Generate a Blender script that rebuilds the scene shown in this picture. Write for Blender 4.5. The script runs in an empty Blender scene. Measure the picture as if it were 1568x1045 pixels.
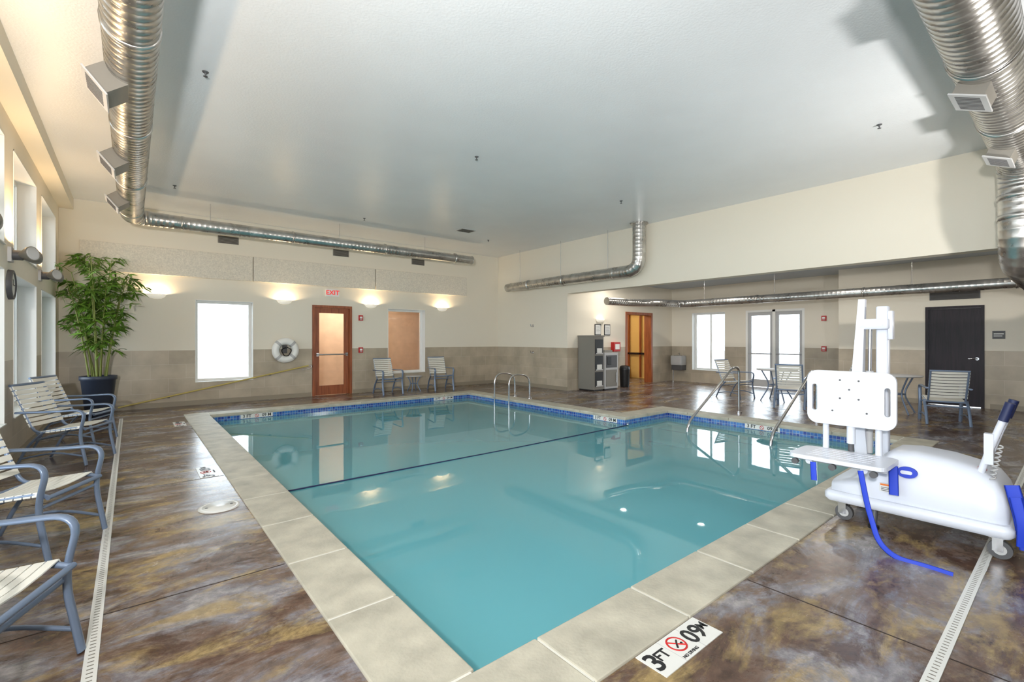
import bpy, bmesh, math, random
from mathutils import Vector, Matrix
random.seed(7)
scene = bpy.context.scene
COL = scene.collection

# ------------------------------------------------------------------ helpers
def srgb(r, g, b):
    def f(c):
        c /= 255.0
        return c/12.92 if c <= 0.04045 else ((c+0.055)/1.055)**2.4
    return (f(r), f(g), f(b), 1.0)

def new_mat(name):
    m = bpy.data.materials.new(name); m.use_nodes = True
    nt = m.node_tree
    b = nt.nodes.get('Principled BSDF')
    return m, nt, b

def pmat(name, col, rough=0.5, metal=0.0, var=0.0, scale=6.0, bump=0.0, bscale=40.0, emit=0.0, spec=0.5):
    m, nt, b = new_mat(name)
    b.inputs['Base Color'].default_value = col
    b.inputs['Roughness'].default_value = rough
    b.inputs['Metallic'].default_value = metal
    b.inputs['Specular IOR Level'].default_value = spec
    geo = nt.nodes.new('ShaderNodeNewGeometry')
    if var > 0:
        n = nt.nodes.new('ShaderNodeTexNoise'); n.inputs['Scale'].default_value = scale
        n.inputs['Detail'].default_value = 4
        nt.links.new(geo.outputs['Position'], n.inputs['Vector'])
        r = nt.nodes.new('ShaderNodeValToRGB')
        r.color_ramp.elements[0].position = 0.3; r.color_ramp.elements[1].position = 0.7
        r.color_ramp.elements[0].color = tuple(max(0, c*(1-var)) for c in col[:3])+(1,)
        r.color_ramp.elements[1].color = tuple(min(1, c*(1+var)) for c in col[:3])+(1,)
        nt.links.new(n.outputs['Fac'], r.inputs['Fac'])
        nt.links.new(r.outputs['Color'], b.inputs['Base Color'])
    if bump > 0:
        n2 = nt.nodes.new('ShaderNodeTexNoise'); n2.inputs['Scale'].default_value = bscale
        n2.inputs['Detail'].default_value = 3
        nt.links.new(geo.outputs['Position'], n2.inputs['Vector'])
        bp = nt.nodes.new('ShaderNodeBump'); bp.inputs['Strength'].default_value = bump
        bp.inputs['Distance'].default_value = 0.01
        nt.links.new(n2.outputs['Fac'], bp.inputs['Height'])
        nt.links.new(bp.outputs['Normal'], b.inputs['Normal'])
    if emit > 0:
        b.inputs['Emission Color'].default_value = col
        b.inputs['Emission Strength'].default_value = emit
    return m

class MB:
    def __init__(s):
        s.v=[]; s.f=[]; s.m=[]; s.s=[]; s.mats=[]
    def mi(s, mat):
        if mat not in s.mats: s.mats.append(mat)
        return s.mats.index(mat)
    def add(s, vs, fs, mat, M=None, smooth=False):
        o = len(s.v); i = s.mi(mat)
        for p in vs:
            p = Vector(p)
            s.v.append(M @ p if M else p)
        for f in fs:
            s.f.append([o+k for k in f]); s.m.append(i); s.s.append(smooth)
    def box(s, x0,x1,y0,y1,z0,z1, mat, M=None):
        vs=[(x0,y0,z0),(x1,y0,z0),(x1,y1,z0),(x0,y1,z0),(x0,y0,z1),(x1,y0,z1),(x1,y1,z1),(x0,y1,z1)]
        fs=[(0,3,2,1),(4,5,6,7),(0,1,5,4),(1,2,6,5),(2,3,7,6),(3,0,4,7)]
        s.add(vs,fs,mat,M)
    def rbox(s, x0,x1,y0,y1,z0,z1, r, mat, M=None, n=4):
        ring=[]
        for (cx,cy,a0) in ((x1-r,y1-r,0),(x0+r,y1-r,90),(x0+r,y0+r,180),(x1-r,y0+r,270)):
            for k in range(n+1):
                a=math.radians(a0+90*k/n); ring.append((cx,cy,math.cos(a),math.sin(a)))
        N=len(ring); c=min(r*0.4,(z1-z0)*0.3)
        vs=[]
        for (rr,z) in ((r-c,z0),(r,z0+c),(r,z1-c),(r-c,z1)):
            for (cx,cy,a,b) in ring: vs.append((cx+a*rr,cy+b*rr,z))
        fs=[]
        for l in range(3):
            for k in range(N):
                fs.append((l*N+k,l*N+(k+1)%N,(l+1)*N+(k+1)%N,(l+1)*N+k))
        s.add(vs,fs,mat,M,True)
        s.add([vs[k] for k in range(N)],[tuple(reversed(range(N)))],mat,M)
        s.add([vs[3*N+k] for k in range(N)],[tuple(range(N))],mat,M)
    def tube(s, pts, r, mat, seg=12, cap=True, M=None, hint=None, sc=(1,1), closed=False):
        pts=[Vector(p) for p in pts]; n=len(pts)
        rs = r if isinstance(r,(list,tuple)) else [r]*n
        t0=(pts[1]-pts[0]).normalized()
        h=Vector(hint) if hint else (Vector((0,0,1)) if abs(t0.z)<0.9 else Vector((1,0,0)))
        nn=(h-h.dot(t0)*t0).normalized()
        vs=[]
        for i in range(n):
            if closed: t=(pts[(i+1)%n]-pts[i-1]).normalized()
            elif i==0: t=t0
            elif i==n-1: t=(pts[-1]-pts[-2]).normalized()
            else:
                t=((pts[i+1]-pts[i]).normalized()+(pts[i]-pts[i-1]).normalized())
                t=t.normalized() if t.length>1e-6 else t0
            nn=(nn-nn.dot(t)*t).normalized(); bb=t.cross(nn)
            for k in range(seg):
                a=2*math.pi*k/seg
                vs.append(pts[i]+nn*(math.cos(a)*rs[i]*sc[0])+bb*(math.sin(a)*rs[i]*sc[1]))
        fs=[]
        rng = n if closed else n-1
        for i in range(rng):
            j=(i+1)%n
            for k in range(seg):
                fs.append((i*seg+k,i*seg+(k+1)%seg,j*seg+(k+1)%seg,j*seg+k))
        s.add(vs,fs,mat,M,True)
        if cap and not closed:
            s.add(vs[:seg],[tuple(range(seg))],mat,M)
            s.add(vs[-seg:],[tuple(range(seg))],mat,M)
    def cyl(s, p0, p1, r, mat, seg=20, M=None):
        s.tube([p0,p1], r, mat, seg, True, M)
    def lathe(s, prof, mat, c=(0,0,0), seg=28, M=None, a0=0, a1=360):
        full = abs(a1-a0)>=360
        ns = seg if full else seg+1
        vs=[]
        for (r,z) in prof:
            for k in range(ns):
                a=math.radians(a0+(a1-a0)*k/seg)
                vs.append((c[0]+r*math.cos(a),c[1]+r*math.sin(a),c[2]+z))
        fs=[]
        for i in range(len(prof)-1):
            for k in range(seg):
                k2=(k+1)%ns
                fs.append((i*ns+k,i*ns+k2,(i+1)*ns+k2,(i+1)*ns+k))
        s.add(vs,fs,mat,M,True)
    def sph(s, c, r, mat, seg=14, M=None, sq=(1,1,1)):
        prof=[(math.sin(math.pi*i/10)*1.0, -math.cos(math.pi*i/10)) for i in range(11)]
        MM=Matrix.Translation(c) @ Matrix.Diagonal((r*sq[0],r*sq[1],r*sq[2],1))
        if M: MM = M @ MM
        s.lathe(prof, mat, (0,0,0), seg, MM)
    def mesh(s, name, recalc=True):
        me=bpy.data.meshes.new(name)
        me.from_pydata([tuple(v) for v in s.v],[],s.f)
        for m in s.mats: me.materials.append(m)
        me.polygons.foreach_set('material_index', s.m)
        me.polygons.foreach_set('use_smooth', s.s)
        if recalc:
            bm=bmesh.new(); bm.from_mesh(me)
            bmesh.ops.recalc_face_normals(bm, faces=bm.faces)
            bm.to_mesh(me); bm.free()
        me.update()
        return me
    def obj(s, name, loc=(0,0,0), rz=0, bevel=0, recalc=True):
        me=s.mesh(name, recalc)
        o=bpy.data.objects.new(name, me); COL.objects.link(o)
        if loc==(0,0,0) and rz==0 and len(me.vertices):
            xs=[v.co.x for v in me.vertices]; ys=[v.co.y for v in me.vertices]; zs=[v.co.z for v in me.vertices]
            c=Vector(((min(xs)+max(xs))/2,(min(ys)+max(ys))/2,min(zs)))
            me.transform(Matrix.Translation(-c)); o.location=c
        else:
            o.location=loc; o.rotation_euler=(0,0,math.radians(rz))
        if bevel>0:
            b=o.modifiers.new('bevel','BEVEL'); b.width=bevel; b.segments=2; b.limit_method='ANGLE'; b.angle_limit=math.radians(40)
        return o

def curve_to_mesh(cu):
    o=bpy.data.objects.new('tmp',cu); COL.objects.link(o)
    bpy.context.view_layer.update()
    dg=bpy.context.evaluated_depsgraph_get()
    me=bpy.data.meshes.new_from_object(o.evaluated_get(dg))
    vs=[v.co.copy() for v in me.vertices]; fs=[tuple(p.vertices) for p in me.polygons]
    bpy.data.objects.remove(o); bpy.data.meshes.remove(me)
    return vs,fs

def text_geo(body,size,ext=0.001):
    cu=bpy.data.curves.new('t','FONT'); cu.body=body; cu.size=size; cu.extrude=ext; cu.offset=size*0.018
    cu.align_x='CENTER'; cu.align_y='CENTER'; cu.resolution_u=3
    return curve_to_mesh(cu)

def rrect(x0,x1,y0,y1,r,n=5):
    out=[]
    for (cx,cy,a0) in ((x1-r,y1-r,0),(x0+r,y1-r,90),(x0+r,y0+r,180),(x1-r,y0+r,270)):
        for k in range(n+1):
            a=math.radians(a0+90*k/n); out.append((cx+r*math.cos(a),cy+r*math.sin(a)))
    return out

def plate_geo(loops,ext):
    cu=bpy.data.curves.new('p','CURVE'); cu.dimensions='2D'; cu.fill_mode='BOTH'; cu.extrude=ext
    for lp in loops:
        sp=cu.splines.new('POLY'); sp.points.add(len(lp)-1); sp.use_cyclic_u=True
        for i,(x,y) in enumerate(lp): sp.points[i].co=(x,y,0,1)
    return curve_to_mesh(cu)

def round_path(pts, rad, n=8):
    pts=[Vector(p) for p in pts]; out=[pts[0]]
    for i in range(1,len(pts)-1):
        a=(pts[i-1]-pts[i]); b=(pts[i+1]-pts[i])
        r=min(rad,a.length*0.48,b.length*0.48)
        p0=pts[i]+a.normalized()*r; p2=pts[i]+b.normalized()*r
        for k in range(n+1):
            t=k/n
            out.append(p0*(1-t)**2+pts[i]*2*t*(1-t)+p2*t*t)
    out.append(pts[-1]); return out

def resample_at(pts, ss):
    cum=[0]
    for i in range(1,len(pts)): cum.append(cum[-1]+(pts[i]-pts[i-1]).length)
    out=[]; i=0
    for s in ss:
        while i<len(cum)-2 and cum[i+1]<s: i+=1
        L=cum[i+1]-cum[i]
        t=(s-cum[i])/L if L>0 else 0
        out.append(pts[i].lerp(pts[i+1],max(0,min(1,t))))
    return out, cum[-1]

def duct(mb, pts, r, rad, mat, step=0.085, r_end=None, rib=0.0035):
    P=round_path(pts,rad)
    _,L=resample_at(P,[0])
    ss=[];rs=[]
    k=0.0
    while k<L-0.04:
        f=k/L; rr=r if r_end is None else r+(r_end-r)*f
        ss+= [k,k+0.007,k+0.014]; rs+=[rr,rr+rib,rr]
        k+=step
    ss.append(L); rs.append(r_end or r)
    Q,_=resample_at(P,ss)
    mb.tube(Q, rs, mat, seg=32)

def band(mb, c, axis, r, mat, w=0.03):
    c=Vector(c); a=Vector(axis)
    mb.tube([c-a*w,c-a*w*0.99,c+a*w*0.99,c+a*w],[r-0.01,r+0.008,r+0.008,r-0.01],mat,seg=32)

# ------------------------------------------------------------------ materials
def wall_material():
    m,nt,b=new_mat('wall_paint_tile')
    L=nt.links.new
    geo=nt.nodes.new('ShaderNodeNewGeometry')
    sep=nt.nodes.new('ShaderNodeSeparateXYZ'); L(geo.outputs['Position'],sep.inputs[0])
    add=nt.nodes.new('ShaderNodeMath'); add.operation='ADD'; L(sep.outputs['X'],add.inputs[0]); L(sep.outputs['Y'],add.inputs[1])
    cmb=nt.nodes.new('ShaderNodeCombineXYZ'); L(add.outputs[0],cmb.inputs[0]); L(sep.outputs['Z'],cmb.inputs[1])
    br=nt.nodes.new('ShaderNodeTexBrick'); L(cmb.outputs[0],br.inputs['Vector'])
    br.inputs['Scale'].default_value=1.0; br.inputs['Brick Width'].default_value=0.60
    br.inputs['Row Height'].default_value=0.2925; br.inputs['Mortar Size'].default_value=0.0022
    br.inputs['Color1'].default_value=srgb(172,160,140); br.inputs['Color2'].default_value=srgb(186,174,154)
    br.inputs['Mortar'].default_value=srgb(200,192,178)
    br.inputs['Mortar Smooth'].default_value=0.2
    n=nt.nodes.new('ShaderNodeTexNoise'); n.inputs['Scale'].default_value=2.5; n.inputs['Detail'].default_value=6
    L(geo.outputs['Position'],n.inputs['Vector'])
    mx=nt.nodes.new('ShaderNodeMix'); mx.data_type='RGBA'; mx.blend_type='OVERLAY'; mx.inputs[0].default_value=0.4
    L(br.outputs['Color'],mx.inputs[6]); L(n.outputs['Fac'],mx.inputs[7])
    st=nt.nodes.new('ShaderNodeMath'); st.operation='GREATER_THAN'; st.inputs[1].default_value=1.17; L(sep.outputs['Z'],st.inputs[0])
    m2=nt.nodes.new('ShaderNodeMix'); m2.data_type='RGBA'; L(st.outputs[0],m2.inputs[0]); L(mx.outputs[2],m2.inputs[6])
    m2.inputs[7].default_value=srgb(230,223,207)
    L(m2.outputs[2],b.inputs['Base Color'])
    rr=nt.nodes.new('ShaderNodeMapRange'); L(st.outputs[0],rr.inputs[0]); rr.inputs[3].default_value=0.4; rr.inputs[4].default_value=0.7
    L(rr.outputs[0],b.inputs['Roughness'])
    n2=nt.nodes.new('ShaderNodeTexNoise'); n2.inputs['Scale'].default_value=60; L(geo.outputs['Position'],n2.inputs['Vector'])
    bp=nt.nodes.new('ShaderNodeBump'); bp.inputs['Strength'].default_value=0.15; bp.inputs['Distance'].default_value=0.004
    L(n2.outputs['Fac'],bp.inputs['Height']); L(bp.outputs['Normal'],b.inputs['Normal'])
    return m

def floor_material():
    m,nt,b=new_mat('stained_concrete'); L=nt.links.new
    geo=nt.nodes.new('ShaderNodeNewGeometry')
    def noise(sc,det,off,stretch=(1,1,1),dist=0.6,rough=0.6):
        mp=nt.nodes.new('ShaderNodeMapping'); mp.inputs['Location'].default_value=off; mp.inputs['Scale'].default_value=stretch
        L(geo.outputs['Position'],mp.inputs['Vector'])
        n=nt.nodes.new('ShaderNodeTexNoise'); n.inputs['Scale'].default_value=sc; n.inputs['Detail'].default_value=det
        n.inputs['Distortion'].default_value=dist; n.inputs['Roughness'].default_value=rough
        L(mp.outputs[0],n.inputs['Vector']); return n
    def ramp(src,stops):
        r=nt.nodes.new('ShaderNodeValToRGB'); cr=r.color_ramp
        while len(cr.elements)<len(stops): cr.elements.new(0.5)
        for e,(p,c) in zip(cr.elements,stops): e.position=p; e.color=c
        L(src,r.inputs['Fac']); return r
    n1=noise(1.9,10,(3.1,1.7,0),(0.8,1.7,1),0.5,0.68)
    base=ramp(n1.outputs['Fac'],[(0.32,srgb(62,43,34)),(0.42,srgb(94,71,58)),(0.49,srgb(112,96,87)),(0.55,srgb(122,118,124)),(0.65,srgb(162,157,155))])
    n2=noise(1.5,9,(9.2,4.4,2),(1.0,2.0,1),0.5,0.7)
    och=ramp(n2.outputs['Fac'],[(0.51,(0,0,0,1)),(0.61,(0.8,0.8,0.8,1))])
    mx=nt.nodes.new('ShaderNodeMix'); mx.data_type='RGBA'; L(och.outputs[0],mx.inputs[0]); L(base.outputs[0],mx.inputs[6]); mx.inputs[7].default_value=srgb(160,137,90)
    n3=noise(1.8,9,(-5,7,1),(1,1.5,1),0.5,0.72)
    dk=ramp(n3.outputs['Fac'],[(0.37,(0.9,0.9,0.9,1)),(0.47,(0,0,0,1))])
    m2=nt.nodes.new('ShaderNodeMix'); m2.data_type='RGBA'; L(dk.outputs[0],m2.inputs[0]); L(mx.outputs[2],m2.inputs[6]); m2.inputs[7].default_value=srgb(70,45,33)
    n4=noise(12,10,(1,2,3),(1,1,1),0.3,0.78)
    fn=ramp(n4.outputs['Fac'],[(0.32,(0.5,0.5,0.5,1)),(0.68,(1.4,1.4,1.4,1))])
    m3=nt.nodes.new('ShaderNodeMix'); m3.data_type='RGBA'; m3.blend_type='MULTIPLY'; m3.inputs[0].default_value=0.9
    L(m2.outputs[2],m3.inputs[6]); L(fn.outputs[0],m3.inputs[7])
    L(m3.outputs[2],b.inputs['Base Color'])
    rr=ramp(n3.outputs['Fac'],[(0.3,(0.15,0.15,0.15,1)),(0.7,(0.33,0.33,0.33,1))])
    L(rr.outputs[0],b.inputs['Roughness'])
    bp=nt.nodes.new('ShaderNodeBump'); bp.inputs['Strength'].default_value=0.18; bp.inputs['Distance'].default_value=0.005
    L(n4.outputs['Fac'],bp.inputs['Height']); L(bp.outputs['Normal'],b.inputs['Normal'])
    return m

def mosaic_material():
    m,nt,b=new_mat('blue_mosaic_tile'); L=nt.links.new
    geo=nt.nodes.new('ShaderNodeNewGeometry')
    sep=nt.nodes.new('ShaderNodeSeparateXYZ'); L(geo.outputs['Position'],sep.inputs[0])
    add=nt.nodes.new('ShaderNodeMath'); L(sep.outputs['X'],add.inputs[0]); L(sep.outputs['Y'],add.inputs[1])
    cmb=nt.nodes.new('ShaderNodeCombineXYZ'); L(add.outputs[0],cmb.inputs[0]); L(sep.outputs['Z'],cmb.inputs[1])
    br=nt.nodes.new('ShaderNodeTexBrick'); L(cmb.outputs[0],br.inputs['Vector'])
    br.offset=0; br.inputs['Scale'].default_value=1.0; br.inputs['Brick Width'].default_value=0.05; br.inputs['Row Height'].default_value=0.05
    br.inputs['Mortar Size'].default_value=0.0025
    br.inputs['Color1'].default_value=srgb(24,52,140); br.inputs['Color2'].default_value=srgb(60,120,190); br.inputs['Mortar'].default_value=srgb(170,185,195)
    L(br.outputs['Color'],b.inputs['Base Color']); b.inputs['Roughness'].default_value=0.15
    return m

def water_material():
    m,nt,b=new_mat('pool_water'); L=nt.links.new
    nt.nodes.remove(b)
    out=[n for n in nt.nodes if n.type=='OUTPUT_MATERIAL'][0]
    geo=nt.nodes.new('ShaderNodeNewGeometry')
    n=nt.nodes.new('ShaderNodeTexNoise'); n.inputs['Scale'].default_value=1.3; n.inputs['Detail'].default_value=2
    L(geo.outputs['Position'],n.inputs['Vector'])
    bp=nt.nodes.new('ShaderNodeBump'); bp.inputs['Strength'].default_value=0.05; bp.inputs['Distance'].default_value=0.02
    L(n.outputs['Fac'],bp.inputs['Height'])
    fr=nt.nodes.new('ShaderNodeFresnel'); fr.inputs['IOR'].default_value=1.5; L(bp.outputs['Normal'],fr.inputs['Normal'])
    gl=nt.nodes.new('ShaderNodeBsdfGlossy'); gl.inputs['Roughness'].default_value=0.01; L(bp.outputs['Normal'],gl.inputs['Normal'])
    tr=nt.nodes.new('ShaderNodeBsdfTransparent'); tr.inputs['Color'].default_value=(0.50,0.93,0.965,1)
    df=nt.nodes.new('ShaderNodeBsdfDiffuse'); df.inputs['Color'].default_value=srgb(138,218,230)
    m1=nt.nodes.new('ShaderNodeMixShader'); m1.inputs[0].default_value=0.46; L(tr.outputs[0],m1.inputs[1]); L(df.outputs[0],m1.inputs[2])
    m2=nt.nodes.new('ShaderNodeMixShader'); L(fr.outputs[0],m2.inputs[0]); L(m1.outputs[0],m2.inputs[1]); L(gl.outputs[0],m2.inputs[2])
    L(m2.outputs[0],out.inputs['Surface'])
    return m

def glass_material():
    m,nt,b=new_mat('window_glass'); L=nt.links.new
    nt.nodes.remove(b)
    out=[n for n in nt.nodes if n.type=='OUTPUT_MATERIAL'][0]
    fr=nt.nodes.new('ShaderNodeFresnel'); fr.inputs['IOR'].default_value=1.45
    gl=nt.nodes.new('ShaderNodeBsdfGlossy'); gl.inputs['Roughness'].default_value=0.02
    tr=nt.nodes.new('ShaderNodeBsdfTransparent'); tr.inputs['Color'].default_value=(0.94,0.97,0.98,1)
    m2=nt.nodes.new('ShaderNodeMixShader'); L(fr.outputs[0],m2.inputs[0]); L(tr.outputs[0],m2.inputs[1]); L(gl.outputs[0],m2.inputs[2])
    L(m2.outputs[0],out.inputs['Surface'])
    return m

def metal_duct():
    m,nt,b=new_mat('galvanised_metal'); L=nt.links.new
    geo=nt.nodes.new('ShaderNodeNewGeometry')
    v=nt.nodes.new('ShaderNodeTexNoise'); v.inputs['Scale'].default_value=5; v.inputs['Detail'].default_value=6
    L(geo.outputs['Position'],v.inputs['Vector'])
    r=nt.nodes.new('ShaderNodeValToRGB'); r.color_ramp.elements[0].position=0.3; r.color_ramp.elements[1].position=0.7
    r.color_ramp.elements[0].color=srgb(176,174,170); r.color_ramp.elements[1].color=srgb(216,214,210)
    L(v.outputs['Fac'],r.inputs['Fac']); L(r.outputs[0],b.inputs['Base Color'])
    b.inputs['Metallic'].default_value=0.94
    r2=nt.nodes.new('ShaderNodeMapRange'); L(v.outputs['Fac'],r2.inputs[0]); r2.inputs[3].default_value=0.20; r2.inputs[4].default_value=0.38
    L(r2.outputs[0],b.inputs['Roughness'])
    return m

def wood_material(name,c1,c2,rough=0.4,spec=0.5):
    m,nt,b=new_mat(name); L=nt.links.new
    geo=nt.nodes.new('ShaderNodeNewGeometry')
    mp=nt.nodes.new('ShaderNodeMapping'); mp.inputs['Scale'].default_value=(18,18,1.2); L(geo.outputs['Position'],mp.inputs[0])
    n=nt.nodes.new('ShaderNodeTexNoise'); n.inputs['Scale'].default_value=2; n.inputs['Detail'].default_value=6; L(mp.outputs[0],n.inputs['Vector'])
    r=nt.nodes.new('ShaderNodeValToRGB'); r.color_ramp.elements[0].color=c1; r.color_ramp.elements[1].color=c2
    r.color_ramp.elements[0].position=0.35; r.color_ramp.elements[1].position=0.65
    L(n.outputs['Fac'],r.inputs['Fac']); L(r.outputs[0],b.inputs['Base Color']); b.inputs['Roughness'].default_value=rough
    b.inputs['Specular IOR Level'].default_value=spec
    return m

M_WALL=wall_material(); M_FLOOR=floor_material(); M_MOS=mosaic_material(); M_WATER=water_material(); M_GLASS=glass_material()
M_DUCT=metal_duct()
M_CEIL=pmat('ceiling_paint',srgb(226,229,232),0.28,var=0.02,scale=1.5,bump=0.22,bscale=45)
M_CEIL2=pmat('alcove_ceiling_paint',srgb(190,198,206),0.6)
M_WHITE=pmat('white_trim',srgb(238,238,234),0.45)
M_PAINT=pmat('cream_paint',srgb(230,223,207),0.6)
M_COP=pmat('coping_stone',srgb(178,173,157),0.6,var=0.2,scale=5,bump=0.2,bscale=60)
M_PLASTER=pmat('pool_plaster',srgb(172,228,234),0.6,var=0.04,scale=3)
M_PANEL=pmat('acoustic_panel',srgb(222,215,200),0.95,var=0.12,scale=40,bump=0.5,bscale=90)
M_STEEL=pmat('stainless_steel',srgb(205,205,208),0.18,1.0)
M_GREY=pmat('chair_frame_grey',srgb(116,132,156),0.35,0.3)
M_STRAP=pmat('vinyl_strap',srgb(222,220,210),0.5)
M_LIFT=pmat('lift_white',srgb(212,216,226),0.3)
M_BLUE=pmat('blue_webbing',srgb(26,60,190),0.6)
M_NAVY=pmat('navy_grip',srgb(25,35,75),0.5)
M_BLACK=pmat('black_plastic',srgb(28,28,30),0.4)
M_DGREY=pmat('dark_grey',srgb(80,80,82),0.5)
M_LGREY=pmat('light_grey_plastic',srgb(184,184,184),0.5)
M_RED=pmat('red_plastic',srgb(190,30,30),0.4)
M_WOODO=wood_material('orange_wood',srgb(132,68,36),srgb(166,92,52))
M_WOODD=wood_material('dark_wood',srgb(24,16,24),srgb(38,28,36),0.45,0.3)
M_TERRA=pmat('corridor_paint',srgb(226,190,160),0.7,var=0.08,scale=4)
M_YEL=pmat('yellow_paint',srgb(224,186,112),0.7)
M_POLE=pmat('yellow_pole',srgb(190,172,96),0.4)
M_TILEW=pmat('marker_tile',srgb(220,220,216),0.3)
M_BOWL=pmat('sconce_glass',srgb(245,238,222),0.5,emit=0.35)
M_LEDW=pmat('lamp_disc',srgb(255,250,240),0.5,emit=3)
M_STONEG=pmat('cabinet_grey',srgb(128,124,116),0.5)
M_GRILLE=pmat('grille_dark',srgb(70,66,60),0.6)
M_PAVE=pmat('outdoor_paving',srgb(150,144,138),0.9,var=0.08,scale=1)
M_JOINT=pmat('floor_joint',srgb(52,40,34),0.8)
M_LEAF=pmat('leaf_green',srgb(90,126,38),0.45,var=0.55,scale=7)
M_STEM=pmat('cane_stem',srgb(120,130,60),0.6)
M_POT=pmat('pot_slate',srgb(48,56,72),0.4)
M_SOIL=pmat('soil',srgb(50,38,28),0.9)

# ------------------------------------------------------------------ shell
H=4.05; YF=12.0; XL=-1.04; XH=9.2; XB=14.3; XB2=13.4; YA=8.9; T=0.25; YN=-4.0; HB=2.65; HC=3.1
def wall_cells(mb, map_box, a0,a1,z0,z1, holes, mat):
    As=sorted({a0,a1,*[h[0] for h in holes],*[h[1] for h in holes]})
    Zs=sorted({z0,z1,*[h[2] for h in holes],*[h[3] for h in holes]})
    for i in range(len(As)-1):
        for j in range(len(Zs)-1):
            ca=(As[i]+As[i+1])/2; cz=(Zs[j]+Zs[j+1])/2
            if any(h[0]<ca<h[1] and h[2]<cz<h[3] for h in holes): continue
            map_box(mb,As[i],As[i+1],Zs[j],Zs[j+1],mat)

far_holes=[(1.06,2.16,0.48,2.25),(3.448,4.432,0.0,2.252),(5.42,6.56,0.46,2.24)]
mb=MB(); wall_cells(mb,lambda m,a,b,c,d,t:m.box(a,b,YF,YF+T,c,d,t),XL-T,XH,0,H,far_holes,M_WALL); mb.obj('wall_far')
lw=[]
for y0 in (-3.05,-0.9,1.25,3.4,5.55,7.7,9.85):  # window bays nearest the camera are unseen, added to let in daylight
    lw.append((y0,y0+1.65,0.50,2.15)); lw.append((y0,y0+1.65,2.40,3.56))
mb=MB(); wall_cells(mb,lambda m,a,b,c,d,t:m.box(XL-T,XL,a,b,c,d,t),YN,YF,0,H,lw,M_WALL); mb.obj('wall_left')
mb=MB(); mb.box(XH,XH+T,YA,YF+T,0,H,M_WALL); mb.obj('wall_side')
mb=MB(); mb.box(XH,XH+T,YN,YA,HB,H,M_WALL); mb.obj('wall_header')
mb=MB(); wall_cells(mb,lambda m,a,b,c,d,t:m.box(a,b,YA,YA+T,c,d,t),XH+T,XB,0,HC,[(11.748,13.152,0,2.252)],M_WALL); mb.obj('wall_alcove')
bh=[(7.06,8.16,0.40,2.26),(4.85,6.43,0.0,2.26)]
mb=MB(); wall_cells(mb,lambda m,a,b,c,d,t:m.box(XB,XB+T,a,b,c,d,t),3.8,YA+T,0,HC,bh,M_WALL); mb.obj('wall_back')
mb=MB(); wall_cells(mb,lambda m,a,b,c,d,t:m.box(XB2,XB+T,a,b,c,d,t),YN,3.8,0,HC,[(1.28,2.19,0.0,2.10)],M_WALL)
mb.obj('wall_right')
mb=MB(); mb.box(XL-T,XB+T,YN-T,YN,0,H,M_WALL); mb.obj('wall_near')
mb=MB(); mb.box(XL-T,XH+T,YN-T,YF+T,H,H+0.2,M_CEIL); mb.obj('ceiling')
mb=MB(); mb.box(XH+T,XB+T,YN,YA,HC,HC+0.2,M_CEIL2); mb.obj('ceiling_alcove')
mb=MB(); mb.box(XL,XL+0.2,YN,YF,3.84,H,M_PAINT); mb.obj('trim_1')

# floor
mb=MB()
xs=[XL-T,0.75,7.2,8.55,XB+T]; ys=[YN-T,1.25,5.55,10.55,YF+T]
for i in range(4):
    for j in range(4):
        if (i==1 and j in (1,2)) or (i==2 and j==1): continue
        mb.box(xs[i],xs[i+1],ys[j],ys[j+1],-0.12,0,M_FLOOR)
mb.obj('floor')
mb=MB()
for x in (2.78,5.68): mb.box(x-0.004,x+0.004,-4,1.24,0,0.0012,M_JOINT)
mb.box(10.1-0.004,10.1+0.004,-4,8.8,0,0.0012,M_JOINT); mb.box(12.0,12.008,-4,8.8,0,0.0012,M_JOINT)
for y in (0.9,3.15,5.6,8.0): mb.box(XL+0.01,0.74,y-0.004,y+0.004,0,0.0012,M_JOINT)
for y in (2.4,5.9,8.6): mb.box(8.6,13.3,y-0.004,y+0.004,0,0.0012,M_JOINT)
mb.obj('trim_2')
# outdoor ground
mb=MB(); mb.box(-40,XL-T,-30,45,-0.3,-0.1,M_PAVE); mb.box(XL-T,XB+T,14.8,45,-0.3,-0.1,M_PAVE); mb.box(XB+T,60,-30,45,-0.3,-0.1,M_PAVE)
mb.box(XL-T,2.9,YF+T,14.8,-0.3,-0.1,M_PAVE)
mb.obj('ground')
# rooms behind
mb=MB()
mb.box(2.9,XH,YF+T,14.8,-0.12,0,M_FLOOR); mb.box(2.9,XH,14.6,14.8,0,2.8,M_TERRA); mb.box(2.9,3.05,YF+T,14.6,0,2.8,M_TERRA)
mb.box(XH-0.15,XH,YF+T,14.6,0,2.8,M_TERRA); mb.box(2.9,XH,YF+T,14.8,2.8,2.9,M_WHITE)
mb.obj('wall_corridor')
mb=MB()
mb.box(XH+T,XB+T,12.4,12.6,0,HC,M_YEL); mb.box(XB,XB+T,YA+T,12.4,0,HC,M_YEL); mb.box(XH+T,XB+T,YA+T,12.6,HC,HC+.1,M_WHITE)
mb.box(XH+T,XB+T,YF+T,12.6,-.12,0,M_FLOOR)
mb.obj('wall_lounge')

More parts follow.
